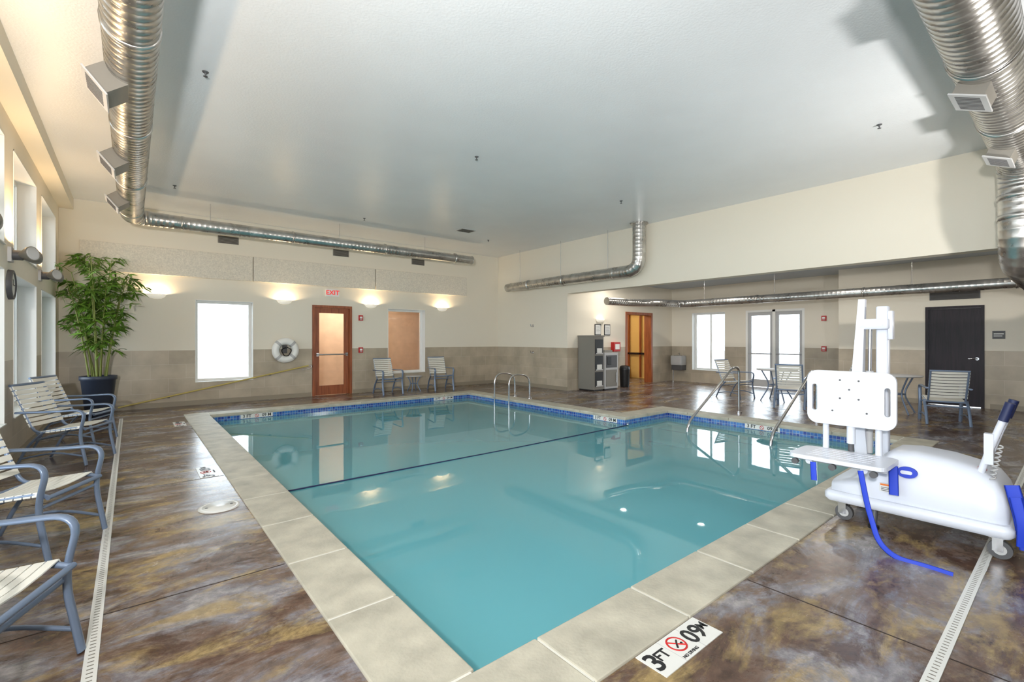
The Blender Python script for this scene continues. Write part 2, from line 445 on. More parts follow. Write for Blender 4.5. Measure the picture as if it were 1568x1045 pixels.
# baseboards
M_BASE=pmat('base_tile',srgb(150,140,122),0.5)
mb=MB()
for (a,b) in ((XL,3.42),(4.46,XH)): mb.box(a,b,YF-0.012,YF,0,0.1,M_BASE)
mb.obj('baseboard_far')
mb=MB(); mb.box(XL,XL+0.012,YN,YF-0.02,0,0.1,M_BASE); mb.obj('baseboard_left')
mb=MB(); mb.box(XH-0.012,XH,YA,YF-0.02,0,0.1,M_BASE); mb.obj('baseboard_side')
mb=MB(); mb.box(XB2-0.012,XB2,YN,1.2,0,0.1,M_BASE); mb.box(XB2-0.012,XB2,2.27,3.8,0,0.1,M_BASE); mb.obj('baseboard_right')

# windows: local (a, n outward, z)
def Mfar(): return Matrix(((1,0,0,0),(0,1,0,YF),(0,0,1,0),(0,0,0,1)))
def Mleft(): return Matrix(((0,-1,0,XL),(1,0,0,0),(0,0,1,0),(0,0,0,1)))
def Mback(x): return Matrix(((0,1,0,x),(1,0,0,0),(0,0,1,0),(0,0,0,1)))
def Malc(): return Matrix(((1,0,0,0),(0,1,0,YA),(0,0,1,0),(0,0,0,1)))
wn=[0]
def window(M,a0,a1,z0,z1,mull=(),fm=M_WHITE,depth=0.18,hm=()):
    wn[0]+=1; mb=MB(); e=0.012
    mb.box(a0,a0+e,-0.005,T,z0,z1,M_WHITE,M); mb.box(a1-e,a1,-0.005,T,z0,z1,M_WHITE,M)
    mb.box(a0,a1,-0.005,T,z1-e,z1,M_WHITE,M); mb.box(a0,a1,-0.02,T,z0,z0+e,M_WHITE,M)
    f=0.05
    mb.box(a0+e,a0+e+f,depth,depth+0.05,z0+e,z1-e,fm,M); mb.box(a1-e-f,a1-e,depth,depth+0.05,z0+e,z1-e,fm,M)
    mb.box(a0+e+f,a1-e-f,depth,depth+0.05,z0+e,z0+e+f,fm,M); mb.box(a0+e+f,a1-e-f,depth,depth+0.05,z1-e-f,z1-e,fm,M)
    for q in mull: mb.box(q-0.025,q+0.025,depth,depth+0.05,z0+e+f,z1-e-f,fm,M)
    for q in hm: mb.box(a0+e+f,a1-e-f,depth,depth+0.05,q-0.02,q+0.02,fm,M)
    mb.box(a0+e+f,a1-e-f,depth+0.02,depth+0.026,z0+e+f,z1-e-f,M_GLASS,M)
    return mb.obj('window_%d'%wn[0])
window(Mfar(),1.06,2.16,0.48,2.25)
window(Mfar(),5.42,6.56,0.46,2.24)
for (a,b,c,d) in lw: window(Mleft(),a,b,c,d)
window(Mback(XB),7.06,8.16,0.40,2.26,mull=(7.61,))

# doors
def glazed_door(name,M,a0,a1,z1,frame,leaf,handle_side=1,inset=0.05):
    mb=MB()
    mb.box(a0-0.05,a0+0.01,-0.02,T,0,z1+0.05,frame,M); mb.box(a1-0.01,a1+0.05,-0.02,T,0,z1+0.05,frame,M)
    mb.box(a0+0.01,a1-0.01,-0.02,T,z1-0.01,z1+0.05,frame,M)
    i=inset
    mb.box(a0+0.015,a0+0.13,i,i+0.045,0.01,z1-0.015,leaf,M); mb.box(a1-0.13,a1-0.015,i,i+0.045,0.01,z1-0.015,leaf,M)
    mb.box(a0+0.13,a1-0.13,i,i+0.045,z1-0.14,z1-0.015,leaf,M); mb.box(a0+0.13,a1-0.13,i,i+0.045,0.01,0.24,leaf,M)
    mb.box(a0+0.13,a1-0.13,i+0.02,i+0.026,0.24,z1-0.14,M_GLASS,M)
    mb.tube([(a0+0.05,i-0.05,1.02),(a1-0.05,i-0.05,1.02)],0.018,M_STEEL,M=M)
    for q in (a0+0.08,a1-0.08): mb.box(q-0.03,q+0.03,i-0.05,i,0.98,1.06,M_STEEL,M)
    return mb.obj(name)
glazed_door('door_1',Mfar(),3.50,4.38,2.20,M_WOODO,M_WOODO)
mb=MB(); M=Mback(XB); a0,a1,z1=4.85,6.43,2.26
for (p,q) in ((a0,a0+0.06),(a1-0.06,a1),((a0+a1)/2-0.04,(a0+a1)/2+0.04)): mb.box(p,q,0,0.14,0,z1,M_WHITE,M)
mb.box(a0+.06,a1-.06,0,0.14,z1-0.06,z1,M_WHITE,M)
for (p,q) in ((a0+0.06,(a0+a1)/2-0.04),((a0+a1)/2+0.04,a1-0.06)):
    mb.box(p,p+0.08,0.04,0.09,0.01,z1-.06,M_LGREY,M); mb.box(q-0.08,q,0.04,0.09,0.01,z1-.06,M_LGREY,M)
    mb.box(p+.08,q-.08,0.04,0.09,z1-0.16,z1-.06,M_LGREY,M); mb.box(p+.08,q-.08,0.04,0.09,0.01,0.22,M_LGREY,M)
    mb.box(p+.08,q-.08,0.06,0.066,0.22,z1-.16,M_GLASS,M)
    mb.tube([(p+0.02,0.0,0.98),(q-0.02,0.0,0.98)],0.016,M_STEEL,M=M)
mb.obj('door_2')
mb=MB(); M=Mback(XB2); a0,a1,z1=1.28,2.19,2.10
mb.box(a0,a0+0.05,-0.02,0.15,0,z1,M_WOODD,M); mb.box(a1-.05,a1,-0.02,0.15,0,z1,M_WOODD,M); mb.box(a0+.05,a1-.05,-0.02,0.15,z1-0.05,z1,M_WOODD,M)
mb.box(a0+.053,a1-.053,0.03,0.08,0.01,z1-0.053,M_WOODD,M)
mb.tube([(a0+0.11,0.03,1.0),(a0+0.11,-0.03,1.0),(a0+0.24,-0.03,1.0)],0.012,M_STEEL,M=M); mb.cyl((a0+0.11,0.03,1.0),(a0+0.11,0.018,1.0),0.03,M_STEEL,M=M)
mb.obj('door_3')
mb=MB(); M=Malc()
mb.box(11.75,11.83,-0.02,T,0,2.25,M_WOODO,M); mb.box(13.07,13.15,-0.02,T,0,2.25,M_WOODO,M); mb.box(11.83,13.07,-0.02,T,2.17,2.25,M_WOODO,M)
mb.obj('door_4')

def grille(mb,M,a0,a1,z0,z1,mat,slat,n=8):
    mb.box(a0,a1,-0.015,0,z0,z1,mat,M)
    for k in range(n):
        z=z0+(z1-z0)*(k+0.5)/n
        mb.box(a0+0.02,a1-0.02,-0.024,-0.015,z-(z1-z0)/n*0.22,z+(z1-z0)/n*0.22,slat,M)
mb=MB(); grille(mb,Mback(XB2),1.34,2.12,2.24,2.46,M_DGREY,M_GRILLE); mb.obj('air_vent')

# ------------------------------------------------------------------ pool
P=[(1.1,1.6),(8.2,1.6),(8.2,5.2),(6.85,5.2),(6.85,10.2),(1.1,10.2)]
ZW=-0.13
def off(P,d):
    out=[]; n=len(P)
    for i in range(n):
        p0=Vector(P[i-1]);p1=Vector(P[i]);p2=Vector(P[(i+1)%n])
        e1=(p1-p0).normalized(); e2=(p2-p1).normalized()
        n1=Vector((e1.y,-e1.x)); n2=Vector((e2.y,-e2.x))
        out.append(p1+n1*d+n2*d)
    return out
mb=MB(); n=len(P)
def ring_quads(mb,Pa,Pb,za,zb,mat):
    vs=[(p[0],p[1],za) for p in Pa]+[(p[0],p[1],zb) for p in Pb]
    mb.add(vs,[(i,(i+1)%n,n+(i+1)%n,n+i) for i in range(n)],mat)
ZB=-1.15
ring_quads(mb,P,P,-0.05,-0.25,M_MOS)
ring_quads(mb,P,P,-0.25,ZB,M_PLASTER)
mb.add([(p[0],p[1],ZB) for p in P],[tuple(range(n))],M_PLASTER)
PO=off(P,0.2)
ring_quads(mb,P,PO,-0.05,-0.05,M_PLASTER); ring_quads(mb,PO,PO,-0.05,ZB-0.2,M_PLASTER)
mb.add([(p[0],p[1],ZB-0.2) for p in PO],[tuple(range(n))],M_PLASTER)
for k in range(4):
    mb.box(8.2-0.32*(k+1),8.2-0.32*k,1.6,5.2,ZB,-0.33-0.2*k,M_PLASTER)
    mb.box(8.2-0.32*(k+1)-0.004,8.2-0.32*(k+1)+0.05,1.6,5.2,-0.33-0.2*k,-0.326-0.2*k,M_MOS)
mb.obj('swimming_pool',recalc=False)
mb=MB(); mb.add([(p[0],p[1],ZW) for p in P],[tuple(range(n))],M_WATER); mb.obj('pool_water',recalc=False)
mb=MB()
def strip(x0,x1,y0,y1,axis,L0=0.72):
    L=(x1-x0) if axis=='x' else (y1-y0); k=max(1,round(L/L0)); s=L/k; g=0.004
    for i in range(k):
        if axis=='x': mb.box(x0+i*s+g,x0+(i+1)*s-g,y0,y1,-0.04,0.012,M_COP)
        else: mb.box(x0,x1,y0+i*s+g,y0+(i+1)*s-g,-0.04,0.012,M_COP)
strip(0.75,1.12,1.62,10.55,'y'); strip(0.75,8.55,1.25,1.615,'x',0.68)
strip(8.18,8.55,1.62,5.55,'y'); strip(6.83,8.175,5.18,5.55,'x'); strip(6.83,7.2,5.555,10.55,'y'); strip(1.125,6.825,10.18,10.55,'x')
mb.obj('pool_coping',bevel=0.008)
M_GROUT=pmat('grout',srgb(210,208,198),0.8)
mb=MB()
mb.box(0.755,1.1,1.26,10.54,-0.048,0.009,M_GROUT); mb.box(1.1,8.54,1.26,1.6,-0.048,0.009,M_GROUT); mb.box(8.2,8.54,1.6,5.54,-0.048,0.009,M_GROUT)
mb.box(6.85,8.2,5.2,5.54,-0.048,0.009,M_GROUT); mb.box(6.85,7.19,5.54,10.54,-0.048,0.009,M_GROUT); mb.box(1.1,6.85,10.2,10.54,-0.048,0.009,M_GROUT)
mb.obj('trim_3')
mb=MB(); mb.tube([(1.11,5.05,ZW+0.008),(4,5.06,ZW+0.003),(6.84,5.12,ZW+0.008)],0.008,M_NAVY,seg=8)
for x in (1.125,6.825): mb.sph((x,5.05 if x<2 else 5.12,ZW+0.02),0.022,M_STEEL)
mb.obj('pool_rope')

def drain(name,x0,x1,y0,y1):
    mb=MB(); mb.box(x0,x1,y0,y1,0,0.006,M_TILEW)
    L=max(x1-x0,y1-y0); k=int(L/0.03)
    for i in range(k):
        s=i*0.03
        if y1-y0>x1-x0: mb.box(x0+0.014,x1-0.014,y0+s+0.005,y0+s+0.012,0.006,0.0068,M_STONEG)
        else: mb.box(x0+s+0.005,x0+s+0.012,y0+0.014,y1-0.014,0.006,0.0068,M_STONEG)
    mb.obj(name)
drain('deck_drain',-0.160,-0.11,0.425,10.7)
drain('deck_drain.001',-0.160,9.5,0.375,0.425)

# depth markers
def marker_deck(name,x0,x1,y0,y1,rz=0):
    mb=MB(); w=x1-x0; h=y1-y0
    mb.box(-w/2,w/2,-h/2,h/2,0,0.004,M_TILEW)
    for q in (-w/6,w/6): mb.box(q-0.0012,q+0.0012,-h/2,h/2,0.004,0.0044,M_LGREY)
    for b,x,s,dy in (('3',-w*0.42,h*0.92,0),('FT',-w*0.28,h*0.48,0.012),('09',w*0.25,h*0.85,0),('M',w*0.435,h*0.42,0.012)):
        vs,fs=text_geo(b,s); mb.add(vs,fs,M_BLACK,Matrix.Translation((x,dy,0.0045)))
    c=(-w*0.03,0.014,0.0045)
    ring=[(c[0]+0.045*math.cos(a),c[1]+0.045*math.sin(a),c[2]) for a in [k*math.pi/12 for k in range(24)]]
    mb.tube(ring,0.005,M_RED,seg=6,closed=True,sc=(0.3,1),hint=(0,0,1))
    mb.tube([(c[0]-0.032,c[1]+0.032,c[2]),(c[0]+0.032,c[1]-0.032,c[2])],0.004,M_RED,seg=6)
    mb.tube([(c[0]-0.02,c[1]-0.02,c[2]),(c[0]+0.0,c[1]+0.0,c[2]),(c[0]+0.02,c[1]+0.015,c[2])],0.005,M_BLACK,seg=6)
    mb.sph((c[0]+0.02,c[1]-0.012,c[2]),0.007,M_BLACK)
    vs,fs=text_geo('NO DIVING',0.022); mb.add(vs,fs,M_BLACK,Matrix.Translation((c[0],-h*0.38,0.0045)))
    return mb.obj(name,loc=((x0+x1)/2,(y0+y1)/2,0.0 ),rz=rz)
marker_deck('depth_marker',1.715,2.185,1.09,1.245)
for i,(x,y) in enumerate(((0.62,5.85),(0.62,9.45))):
    marker_deck('depth_marker.%03d'%(i+1),x-0.235,x+0.235,y-0.08,y+0.08,90)
def marker_wall(name,M):
    mb=MB(); w=0.56;h=0.078
    mb.box(-w/2,w/2,-0.006,-0.0005,-h/2,h/2,M_TILEW,M)
    for b,x in (('3 FT',-0.17),('09 M',0.17)):
        vs,fs=text_geo(b,0.08); mb.add(vs,fs,M_BLACK,M@Matrix.Translation((x,-0.007,0))@Matrix.Rotation(math.radians(90),4,'X'))
    ring=[(0.030*math.cos(a),-0.008,0.030*math.sin(a)) for a in [k*math.pi/10 for k in range(20)]]
    mb.tube(ring,0.004,M_RED,seg=6,closed=True,M=M)
    mb.tube([(-0.021,-0.008,0.021),(0.021,-0.008,-0.021)],0.004,M_RED,seg=6,M=M)
    mb.obj(name)
zc=-0.083
marker_wall('waterline_marker',Matrix.Translation((1.9,10.2,zc)))
marker_wall('waterline_marker.001',Matrix.Translation((6.1,10.2,zc)))
Rr=Matrix.Rotation(math.radians(-90),4,'Z')
marker_wall('waterline_marker.002',Matrix.Translation((6.85,5.65,zc))@Rr)
marker_wall('waterline_marker.003',Matrix.Translation((8.2,3.42,zc))@Rr)
mb=MB(); mb.lathe([(0,0.008),(0.12,0.008),(0.122,0.005),(0.126,0.008),(0.145,0.008),(0.15,0.0)],M_TILEW,(0.57,4.57,0),32)
for a in (0,180): mb.cyl((0.57+0.09*math.cos(math.radians(a)),4.57,0.008),(0.57+0.09*math.cos(math.radians(a)),4.57,0.009),0.012,M_DGREY)
mb.obj('skimmer_lid')

# ladder
mb=MB()
for y in (8.35,8.9):
    mb.tube(round_path([(7.35,y,0.012),(7.35,y,0.55),(6.72,y,0.6),(6.72,y,-1.0)],0.28,10),0.019,M_STEEL,seg=14)
    mb.cyl((7.35,y,0.0),(7.35,y,0.03),0.045,M_STEEL)
for k in range(3): mb.box(6.68,6.76,8.36,8.89,-0.35-0.27*k,-0.33-0.27*k,M_STEEL)
mb.obj('pool_ladder')
def rail(name,y):
    mb=MB()
    mb.tube(round_path([(8.95,y,0.0),(8.95,y,0.86),(8.72,y,0.88),(7.15,y,0.02),(7.05,y,-0.6)],0.14,8),0.021,M_STEEL,seg=14)
    mb.cyl((8.95,y,0),(8.95,y,0.03),0.05,M_STEEL)
    mb.obj(name)
rail('pool_handrail',4.15); rail('pool_handrail.001',2.85)

# ------------------------------------------------------------------ ducts
DZ=3.6
mb=MB()
duct(mb,[(0,-3.9,DZ),(0,10.3,DZ)],0.165,0.3,M_DUCT)
duct(mb,[(0,10.2,DZ),(0,10.8,DZ),(0.7,10.8,DZ)],0.16,0.4,M_DUCT,r_end=0.125)
duct(mb,[(0.6,10.8,DZ),(7.35,10.8,DZ)],0.125,0.4,M_DUCT,r_end=0.11,rib=0.0015)
mb.tube([(7.35,10.8,DZ),(7.36,10.8,DZ)],[0.118,0.118],M_DUCT,seg=28)
for y in (1.5,4.2,6.1,8.2,10.1): band(mb,(0,y,DZ),(0,1,0),0.167,M_DUCT)
for x in (0.75,2.7,4.8,6.8): band(mb,(x,10.8,DZ),(1,0,0),0.124,M_DUCT,0.02)
def outlet(mb,c,dirv,along,w=0.30,h=0.2,d=0.22):
    c=Vector(c); dv=Vector(dirv).normalized(); al=Vector(along).normalized(); up=dv.cross(al)
    M=Matrix((( al.x,up.x,dv.x,c.x),(al.y,up.y,dv.y,c.y),(al.z,up.z,dv.z,c.z),(0,0,0,1)))
    mb.box(-w/2,w/2,-h/2,h/2,0,d,M_STONEG,M)
    mb.box(-w/2-0.02,w/2+0.02,-h/2-0.02,h/2+0.02,d,d+0.012,M_LGREY,M)
    for k in range(9):
        a=-w/2+0.02+(w-0.04)*(k+0.5)/9
        mb.box(a-0.009,a+0.009,-h/2+0.02,h/2-0.02,d+0.012,d+0.014,M_DGREY,M)
for y in (2.9,5.0,7.1,9.1): outlet(mb,(-0.06,y,DZ-0.07),(-1,0,-0.8),(0,1,0),0.34,0.2,0.2)
mb.obj('ceiling_duct')
for i,x in enumerate((1.67,4.15,6.33)):
    mb=MB(); grille(mb,Matrix.Translation((0,YF,0)),x-0.2,x+0.2,3.52,3.68,M_STONEG,M_GRILLE,6); mb.obj('wall_register' if i==0 else 'wall_register.%03d'%i)
mb=MB()
for x in (1.2,3.7,5.9): mb.cyl((x,10.8,DZ+0.11),(x,10.8,H),0.006,M_STEEL,seg=6)
for y in (3.2,6.6,9.6): mb.cyl((0,y,DZ+0.16),(0,y,H),0.006,M_STEEL,seg=6)
mb.obj('duct_hanger_rods')
mb=MB()
duct(mb,[(-0.9,0.48,DZ),(8.45,0.48,DZ),(8.45,0.48,2.37),(12.2,0.48,2.37)],0.215,0.42,M_DUCT)
for x in (3.4,5.0,6.6): band(mb,(x,0.48,DZ),(1,0,0),0.22,M_DUCT)
for z in (2.9,3.15): band(mb,(8.45,0.48,z),(0,0,1),0.22,M_DUCT)
for x in (5.3,7.3): outlet(mb,(x,0.52,DZ-0.12),(0,0.45,-1),(1,0,0),0.36,0.2,0.16)
duct(mb,[(12.2,0.48,2.41),(12.2,7.3,2.41),(11.2,7.45,2.41),(10.7,7.9,2.41),(9.7,7.95,2.41)],0.10,0.3,M_DUCT,rib=0.0015)
for y in (0.75,3.0,5.2): band(mb,(12.2,y,2.41),(0,1,0),0.102,M_DUCT,0.02)
for y in (2.2,4.8,6.6): mb.cyl((12.2,y,2.41),(12.2,y,HC),0.006,M_STEEL,seg=6)
mb.obj('ceiling_duct.001')
mb=MB()
duct(mb,[(8.95,6.4,H),(8.95,6.4,2.98),(8.95,11.2,2.98)],0.15,0.32,M_DUCT,r_end=0.12,rib=0.002)
mb.tube([(8.95,6.4,H-0.001),(8.95,6.4,H-0.03)],0.2,M_DUCT,seg=28)
for y in (7.1,8.8,10.2): band(mb,(8.95,y,2.98),(0,1,0),0.134,M_DUCT)
for y in (7.3,8.9,10.6): mb.cyl((8.95,y,2.98),(8.95,y,H),0.005,M_STEEL,seg=6)
mb.obj('ceiling_duct.002')

# sprinklers / vents
i=0
for (x,y) in ((0.57,5.5),(3.88,5.57),(7.15,1.6),(7.26,5.6),(3.95,9.95),(0.58,9.9),(7.38,10.05)):
    mb=MB(); mb.lathe([(0.0,0),(0.03,0),(0.026,-0.006),(0.009,-0.009),(0.009,-0.025),(0.005,-0.03),(0.005,-0.042),(0.02,-0.044),(0.02,-0.047),(0,-0.047)],M_DGREY,(x,y,H-0.001),16)
    mb.obj('fire_sprinkler' if i==0 else 'fire_sprinkler.%03d'%i); i+=1
mb=MB(); mb.box(6.1,6.5,9.35,9.65,H-0.012,H-0.001,M_LGREY)
for k in range(7): mb.box(6.13,6.47,9.38+k*0.038,9.398+k*0.038,H-0.016,H-0.012,M_GRILLE)
mb.obj('ceiling_vent')

# ------------------------------------------------------------------ far wall items
mb=MB()
for (a,b) in ((-0.75,2.14),(2.16,5.04),(5.06,7.95)): mb.box(a,b,YF-0.065,YF-0.002,2.72,3.28,M_PANEL)
mb.obj('acoustic_panel',bevel=0.008)

def sconce(name,M,power=9):
    mb=MB()
    prof=[(0.02,-0.06),(0.09,-0.05),(0.14,-0.02),(0.175,0.035),(0.17,0.037),(0.135,-0.012),(0.08,-0.038),(0.0,-0.045)]
    mb.lathe(prof,M_BOWL,(0,0,0),20,M@Matrix.Diagonal((1,0.75,1,1)),180,360)
    mb.box(-0.05,0.05,-0.02,0,-0.05,0.03,M_LGREY,M)
    mb.obj(name)
    l=bpy.data.lights.new(name+'_lamp','POINT'); l.energy=power; l.color=(1.0,0.74,0.45); l.shadow_soft_size=0.025
    o=bpy.data.objects.new(name+'_lamp',l); COL.objects.link(o); o.matrix_world=M@Matrix.Translation((0,-0.085,0.0))
for i,x in enumerate((0.395,2.82,4.94,7.12)):
    sconce('wall_sconce' if i==0 else 'wall_sconce.%03d'%i, Matrix.Translation((x,YF,2.29)),19)
sconce('wall_sconce.004',Matrix.Translation((10.55,YA,1.95)),1.5)

def exit_sign(name,M):
    mb=MB()
    mb.box(-0.16,0.16,-0.045,0,-0.09,0.09,M_WHITE,M)
    vs,fs=text_geo('EXIT',0.16); mb.add(vs,fs,M_EXIT,M@Matrix.Translation((0,-0.047,0))@Matrix.Rotation(math.radians(90),4,'X'))
    mb.obj(name)
M_EXIT=pmat('exit_red',srgb(220,40,40),0.5,emit=0.6)
RB=Matrix.Rotation(math.radians(-90),4,'Z')
exit_sign('exit_sign',Matrix.Translation((3.93,YF,2.57)))

# life ring
mb=MB(); c=(2.82,YF-0.09,1.14)
ring=[(c[0]+0.215*math.cos(a),c[1],c[2]+0.215*math.sin(a)) for a in [k*math.pi/20 for k in range(40)]]
M_RING=pmat('ring_white',srgb(236,236,232),0.4)
mb.tube(ring,0.082,M_RING,seg=16,closed=True)
for a in (45,135,225,315):
    a=math.radians(a); p=Vector((c[0]+0.215*math.cos(a),c[1],c[2]+0.215*math.sin(a))); t=Vector((-math.sin(a),0,math.cos(a)))
    mb.tube([p-t*0.03,p+t*0.03],0.0845,M_LGREY,seg=16)
mb.box(c[0]-0.05,c[0]+0.05,YF-0.03,YF,c[2]-0.07,c[2]+0.12,M_DGREY)
mb.tube([(c[0],YF-0.02,c[2]+0.06),(c[0],YF-0.19,c[2]+0.06),(c[0],YF-0.19,c[2]+0.12)],0.012,M_DGREY)
rp=[(c[0]+0.1*math.cos(a)*(1+0.2*math.sin(3*a)),YF-0.17,c[2]-0.03+0.1*math.sin(a)) for a in [k*math.pi/8 for k in range(40)]]
mb.tube(rp,0.01,M_DGREY,seg=6)
mb.obj('life_ring')
mb=MB()
mb.tube([(-0.2,YF-0.05,0.06),(3.35,YF-0.05,0.76)],0.016,M_POLE)
mb.tube(round_path([(3.35,YF-0.05,0.76),(3.43,YF-0.05,0.78),(3.42,YF-0.05,0.70),(3.2,YF-0.05,0.66)],0.04,4),0.009,M_STEEL,seg=8)
for x in (0.6,2.5):
    z=0.06+(x+0.2)*0.197; mb.box(x-0.02,x+0.02,YF-0.07,YF-0.002,z-0.03,z-0.016,M_DGREY)
mb.obj('rescue_pole')

def alarm(name,M,mat,w=0.055,h=0.07):
    mb=MB(); mb.box(-w,w,-0.04,-0.001,-h,h,mat,M); mb.box(-w*0.6,w*0.6,-0.048,-0.04,-h*0.2,h*0.5,M_WHITE,M); mb.box(-w*.5,w*.5,-0.052,-0.04,-h*0.7,-h*0.45,M_LGREY,M); mb.obj(name)
alarm('fire_alarm',Matrix.Translation((4.66,YF,1.96)),M_RED)
alarm('fire_alarm_pull',Matrix.Translation((4.66,YF,1.12)),M_RED)
alarm('fire_alarm.001',Matrix.Translation((XB,4.38,1.96))@RB,M_RED)
alarm('fire_alarm_pull.001',Matrix.Translation((XB,4.38,1.15))@RB,M_RED)
for i,z in enumerate((1.80,1.02)):
    mb=MB(); M=Matrix.Translation((XH,10.3,z))@RB
    mb.box(-0.04,0.04,-0.012,0,-0.04,0.04,M_STEEL,M); mb.tube(round_path([(0,-0.01,0),(0,-0.08,-0.03),(0,-0.10,0.05)],0.03,4),0.01,M_STEEL,M=M)
    mb.obj('wall_hook' if i==0 else 'wall_hook.001')

# left wall uplights & clock
def wall_spot(name,y):
    mb=MB()
    mb.box(XL,XL+0.03,y-0.07,y+0.07,2.25,2.41,M_LGREY)
    mb.cyl((XL+0.03,y,2.33),(XL+0.11,y,2.33),0.055,M_DGREY)
    for s in (-1,1):
        c=Vector((XL+0.13,y+s*0.10,2.33)); d=Vector((0.6,s*0.5,0.1)).normalized()
        mb.tube([c-d*0.03,c,c+d*0.07,c+d*0.10],[0.03,0.045,0.075,0.078],M_STONEG,seg=20)
        mb.tube([c+d*0.1,c+d*0.104],[0.07,0.06],M_LGREY,seg=20)
        mb.tube([(XL+0.09,y,2.33),tuple(c)],0.012,M_DGREY,seg=8)
    mb.obj(name)
    l=bpy.data.lights.new(name+'_lamp','AREA'); l.shape='DISK'; l.size=0.12; l.energy=14; l.color=(1.0,0.70,0.40)
    o=bpy.data.objects.new(name+'_lamp',l); COL.objects.link(o); o.location=(XL+0.2,y,2.47); o.rotation_euler=(math.radians(180),0,0)
wall_spot('wall_uplight',7.45); wall_spot('wall_uplight.001',9.6); wall_spot('added_uplight',5.3); wall_spot('added_uplight.001',3.15)  # uplights closer to the camera are unseen, added to warm the left ceiling
mb=MB(); M=Matrix.Translation((XL,7.45,2.0))@Matrix.Rotation(math.radians(90),4,'Y')
mb.lathe([(0,0.03),(0.13,0.03),(0.135,0.045),(0.16,0.04),(0.165,0.0)],M_DGREY,(0,0,0),32,M)
mb.lathe([(0,0.032),(0.128,0.032)],M_TILEW,(0,0,0),32,M)
mb.box(-0.005,0.005,0,0.09,0.033,0.036,M_BLACK,M); mb.box(-0.06,0,-0.005,0.005,0.033,0.036,M_BLACK,M)
mb.obj('wall_clock')

# ------------------------------------------------------------------ alcove objects
mb=MB()
mb.box(9.6,10.0,8.3,8.87,0.04,1.49,M_STONEG)
mb.box(9.58,10.02,8.28,8.88,1.47,1.51,M_STONEG)
for z in (0.12,0.56,1.0):
    mb.box(9.64,9.96,8.285,8.3,z,z+0.40,M_BLACK)  # black panels stand in for the shade inside the open shelves
    mb.box(9.66,9.94,8.27,8.285,z,z+0.03,M_LGREY); mb.box(9.70,9.90,8.27,8.285,z+0.03,z+0.16,M_TILEW)
mb.box(9.62,9.98,8.32,8.85,0,0.04,M_BLACK)
mb.obj('towel_cabinet',bevel=0.006)
mb=MB()
mb.box(10.04,10.62,8.3,8.87,0.04,1.03,M_LGREY); mb.box(10.06,10.6,8.32,8.85,0,0.04,M_BLACK)
mb.box(10.10,10.56,8.285,8.3,0.62,0.96,M_DGREY); mb.box(10.14,10.3,8.275,8.285,0.70,0.92,M_BLACK); mb.box(10.1,10.56,8.285,8.3,0.1,0.56,M_STONEG)
mb.box(10.15,10.5,8.4,8.8,1.03,1.10,M_STONEG); mb.tube([(10.5,8.27,0.2),(10.5,8.27,0.48)],0.01,M_STEEL,seg=8)
mb.obj('ice_machine',bevel=0.008)
mb=MB(); mb.lathe([(0.0,0.0),(0.125,0.0),(0.13,0.02),(0.15,0.5),(0.155,0.52),(0.15,0.54),(0.14,0.6),(0.09,0.63),(0.085,0.60),(0,0.60)],M_BLACK,(11.25,8.55,0),28); mb.obj('trash_can')
mb=MB(); mb.box(11.05,11.35,YA-0.12,YA,1.04,1.32,M_RED); mb.box(11.1,11.3,YA-0.13,YA-0.12,1.1,1.26,M_WHITE); mb.obj('first_aid_box',bevel=0.01)
for i,x in enumerate((10.45,10.87)):
    mb=MB(); mb.box(x-0.13,x+0.13,YA-0.02,YA,1.52,1.84,M_BLACK); mb.box(x-0.11,x+0.11,YA-0.024,YA-0.02,1.545,1.815,M_TILEW)
    for k in range(6): mb.box(x-0.08,x+0.08-0.02*(k%2),YA-0.026,YA-0.024,1.58+k*0.035,1.588+k*0.035,M_DGREY)
    mb.obj('framed_notice' if i==0 else 'framed_notice.001')
mb=MB()
mb.rbox(13.95,XB-0.002,8.35,8.75,0.55,0.86,0.05,M_LGREY); mb.box(14.0,XB-0.002,8.37,8.73,0.38,0.55,M_DGREY)
mb.lathe([(0,0.862),(0.1,0.862),(0.13,0.872),(0.14,0.862)],M_STEEL,(14.1,8.55,0),20)
mb.tube(round_path([(14.2,8.55,0.86),(14.2,8.55,0.95),(14.12,8.55,0.93)],0.04,4),0.01,M_STEEL)
mb.tube([(14.25,8.82,0.0),(14.25,8.82,0.8)],0.014,M_STEEL,seg=8)
mb.obj('drinking_fountain')
mb=MB(); M=Matrix.Translation((XB2,1.08,1.49))@RB
mb.box(-0.09,0.09,-0.01,0,-0.08,0.08,M_DGREY,M); mb.box(-0.07,0.07,-0.012,-0.01,0.01,0.03,M_WHITE,M); mb.box(-0.07,0.05,-0.012,-0.01,-0.03,-0.015,M_WHITE,M); mb.obj('door_sign')
mb=MB(); mb.lathe([(0,0),(0.05,0),(0.05,-0.03),(0.045,-0.06),(0.025,-0.085),(0,-0.09)],M_BLACK,(9.65,4.0,HC-0.001),18); mb.obj('security_camera')
k=0
for (x,y) in ((11.3,6.2),(11.3,3.4),(11.3,0.4),(10.6,8.1)):
    mb=MB(); mb.lathe([(0,-0.004),(0.07,-0.004),(0.075,-0.01),(0.095,-0.008),(0.098,-0.001)],M_LEDW,(x,y,HC),24)
    mb.obj('recessed_light' if k==0 else 'recessed_light.%03d'%k); k+=1
    l=bpy.data.lights.new('downlight_lamp','AREA'); l.shape='DISK'; l.size=0.14; l.energy=22; l.color=(1,0.93,0.84)
    o=bpy.data.objects.new('downlight_lamp',l); COL.objects.link(o); o.location=(x,y,HC-0.02)

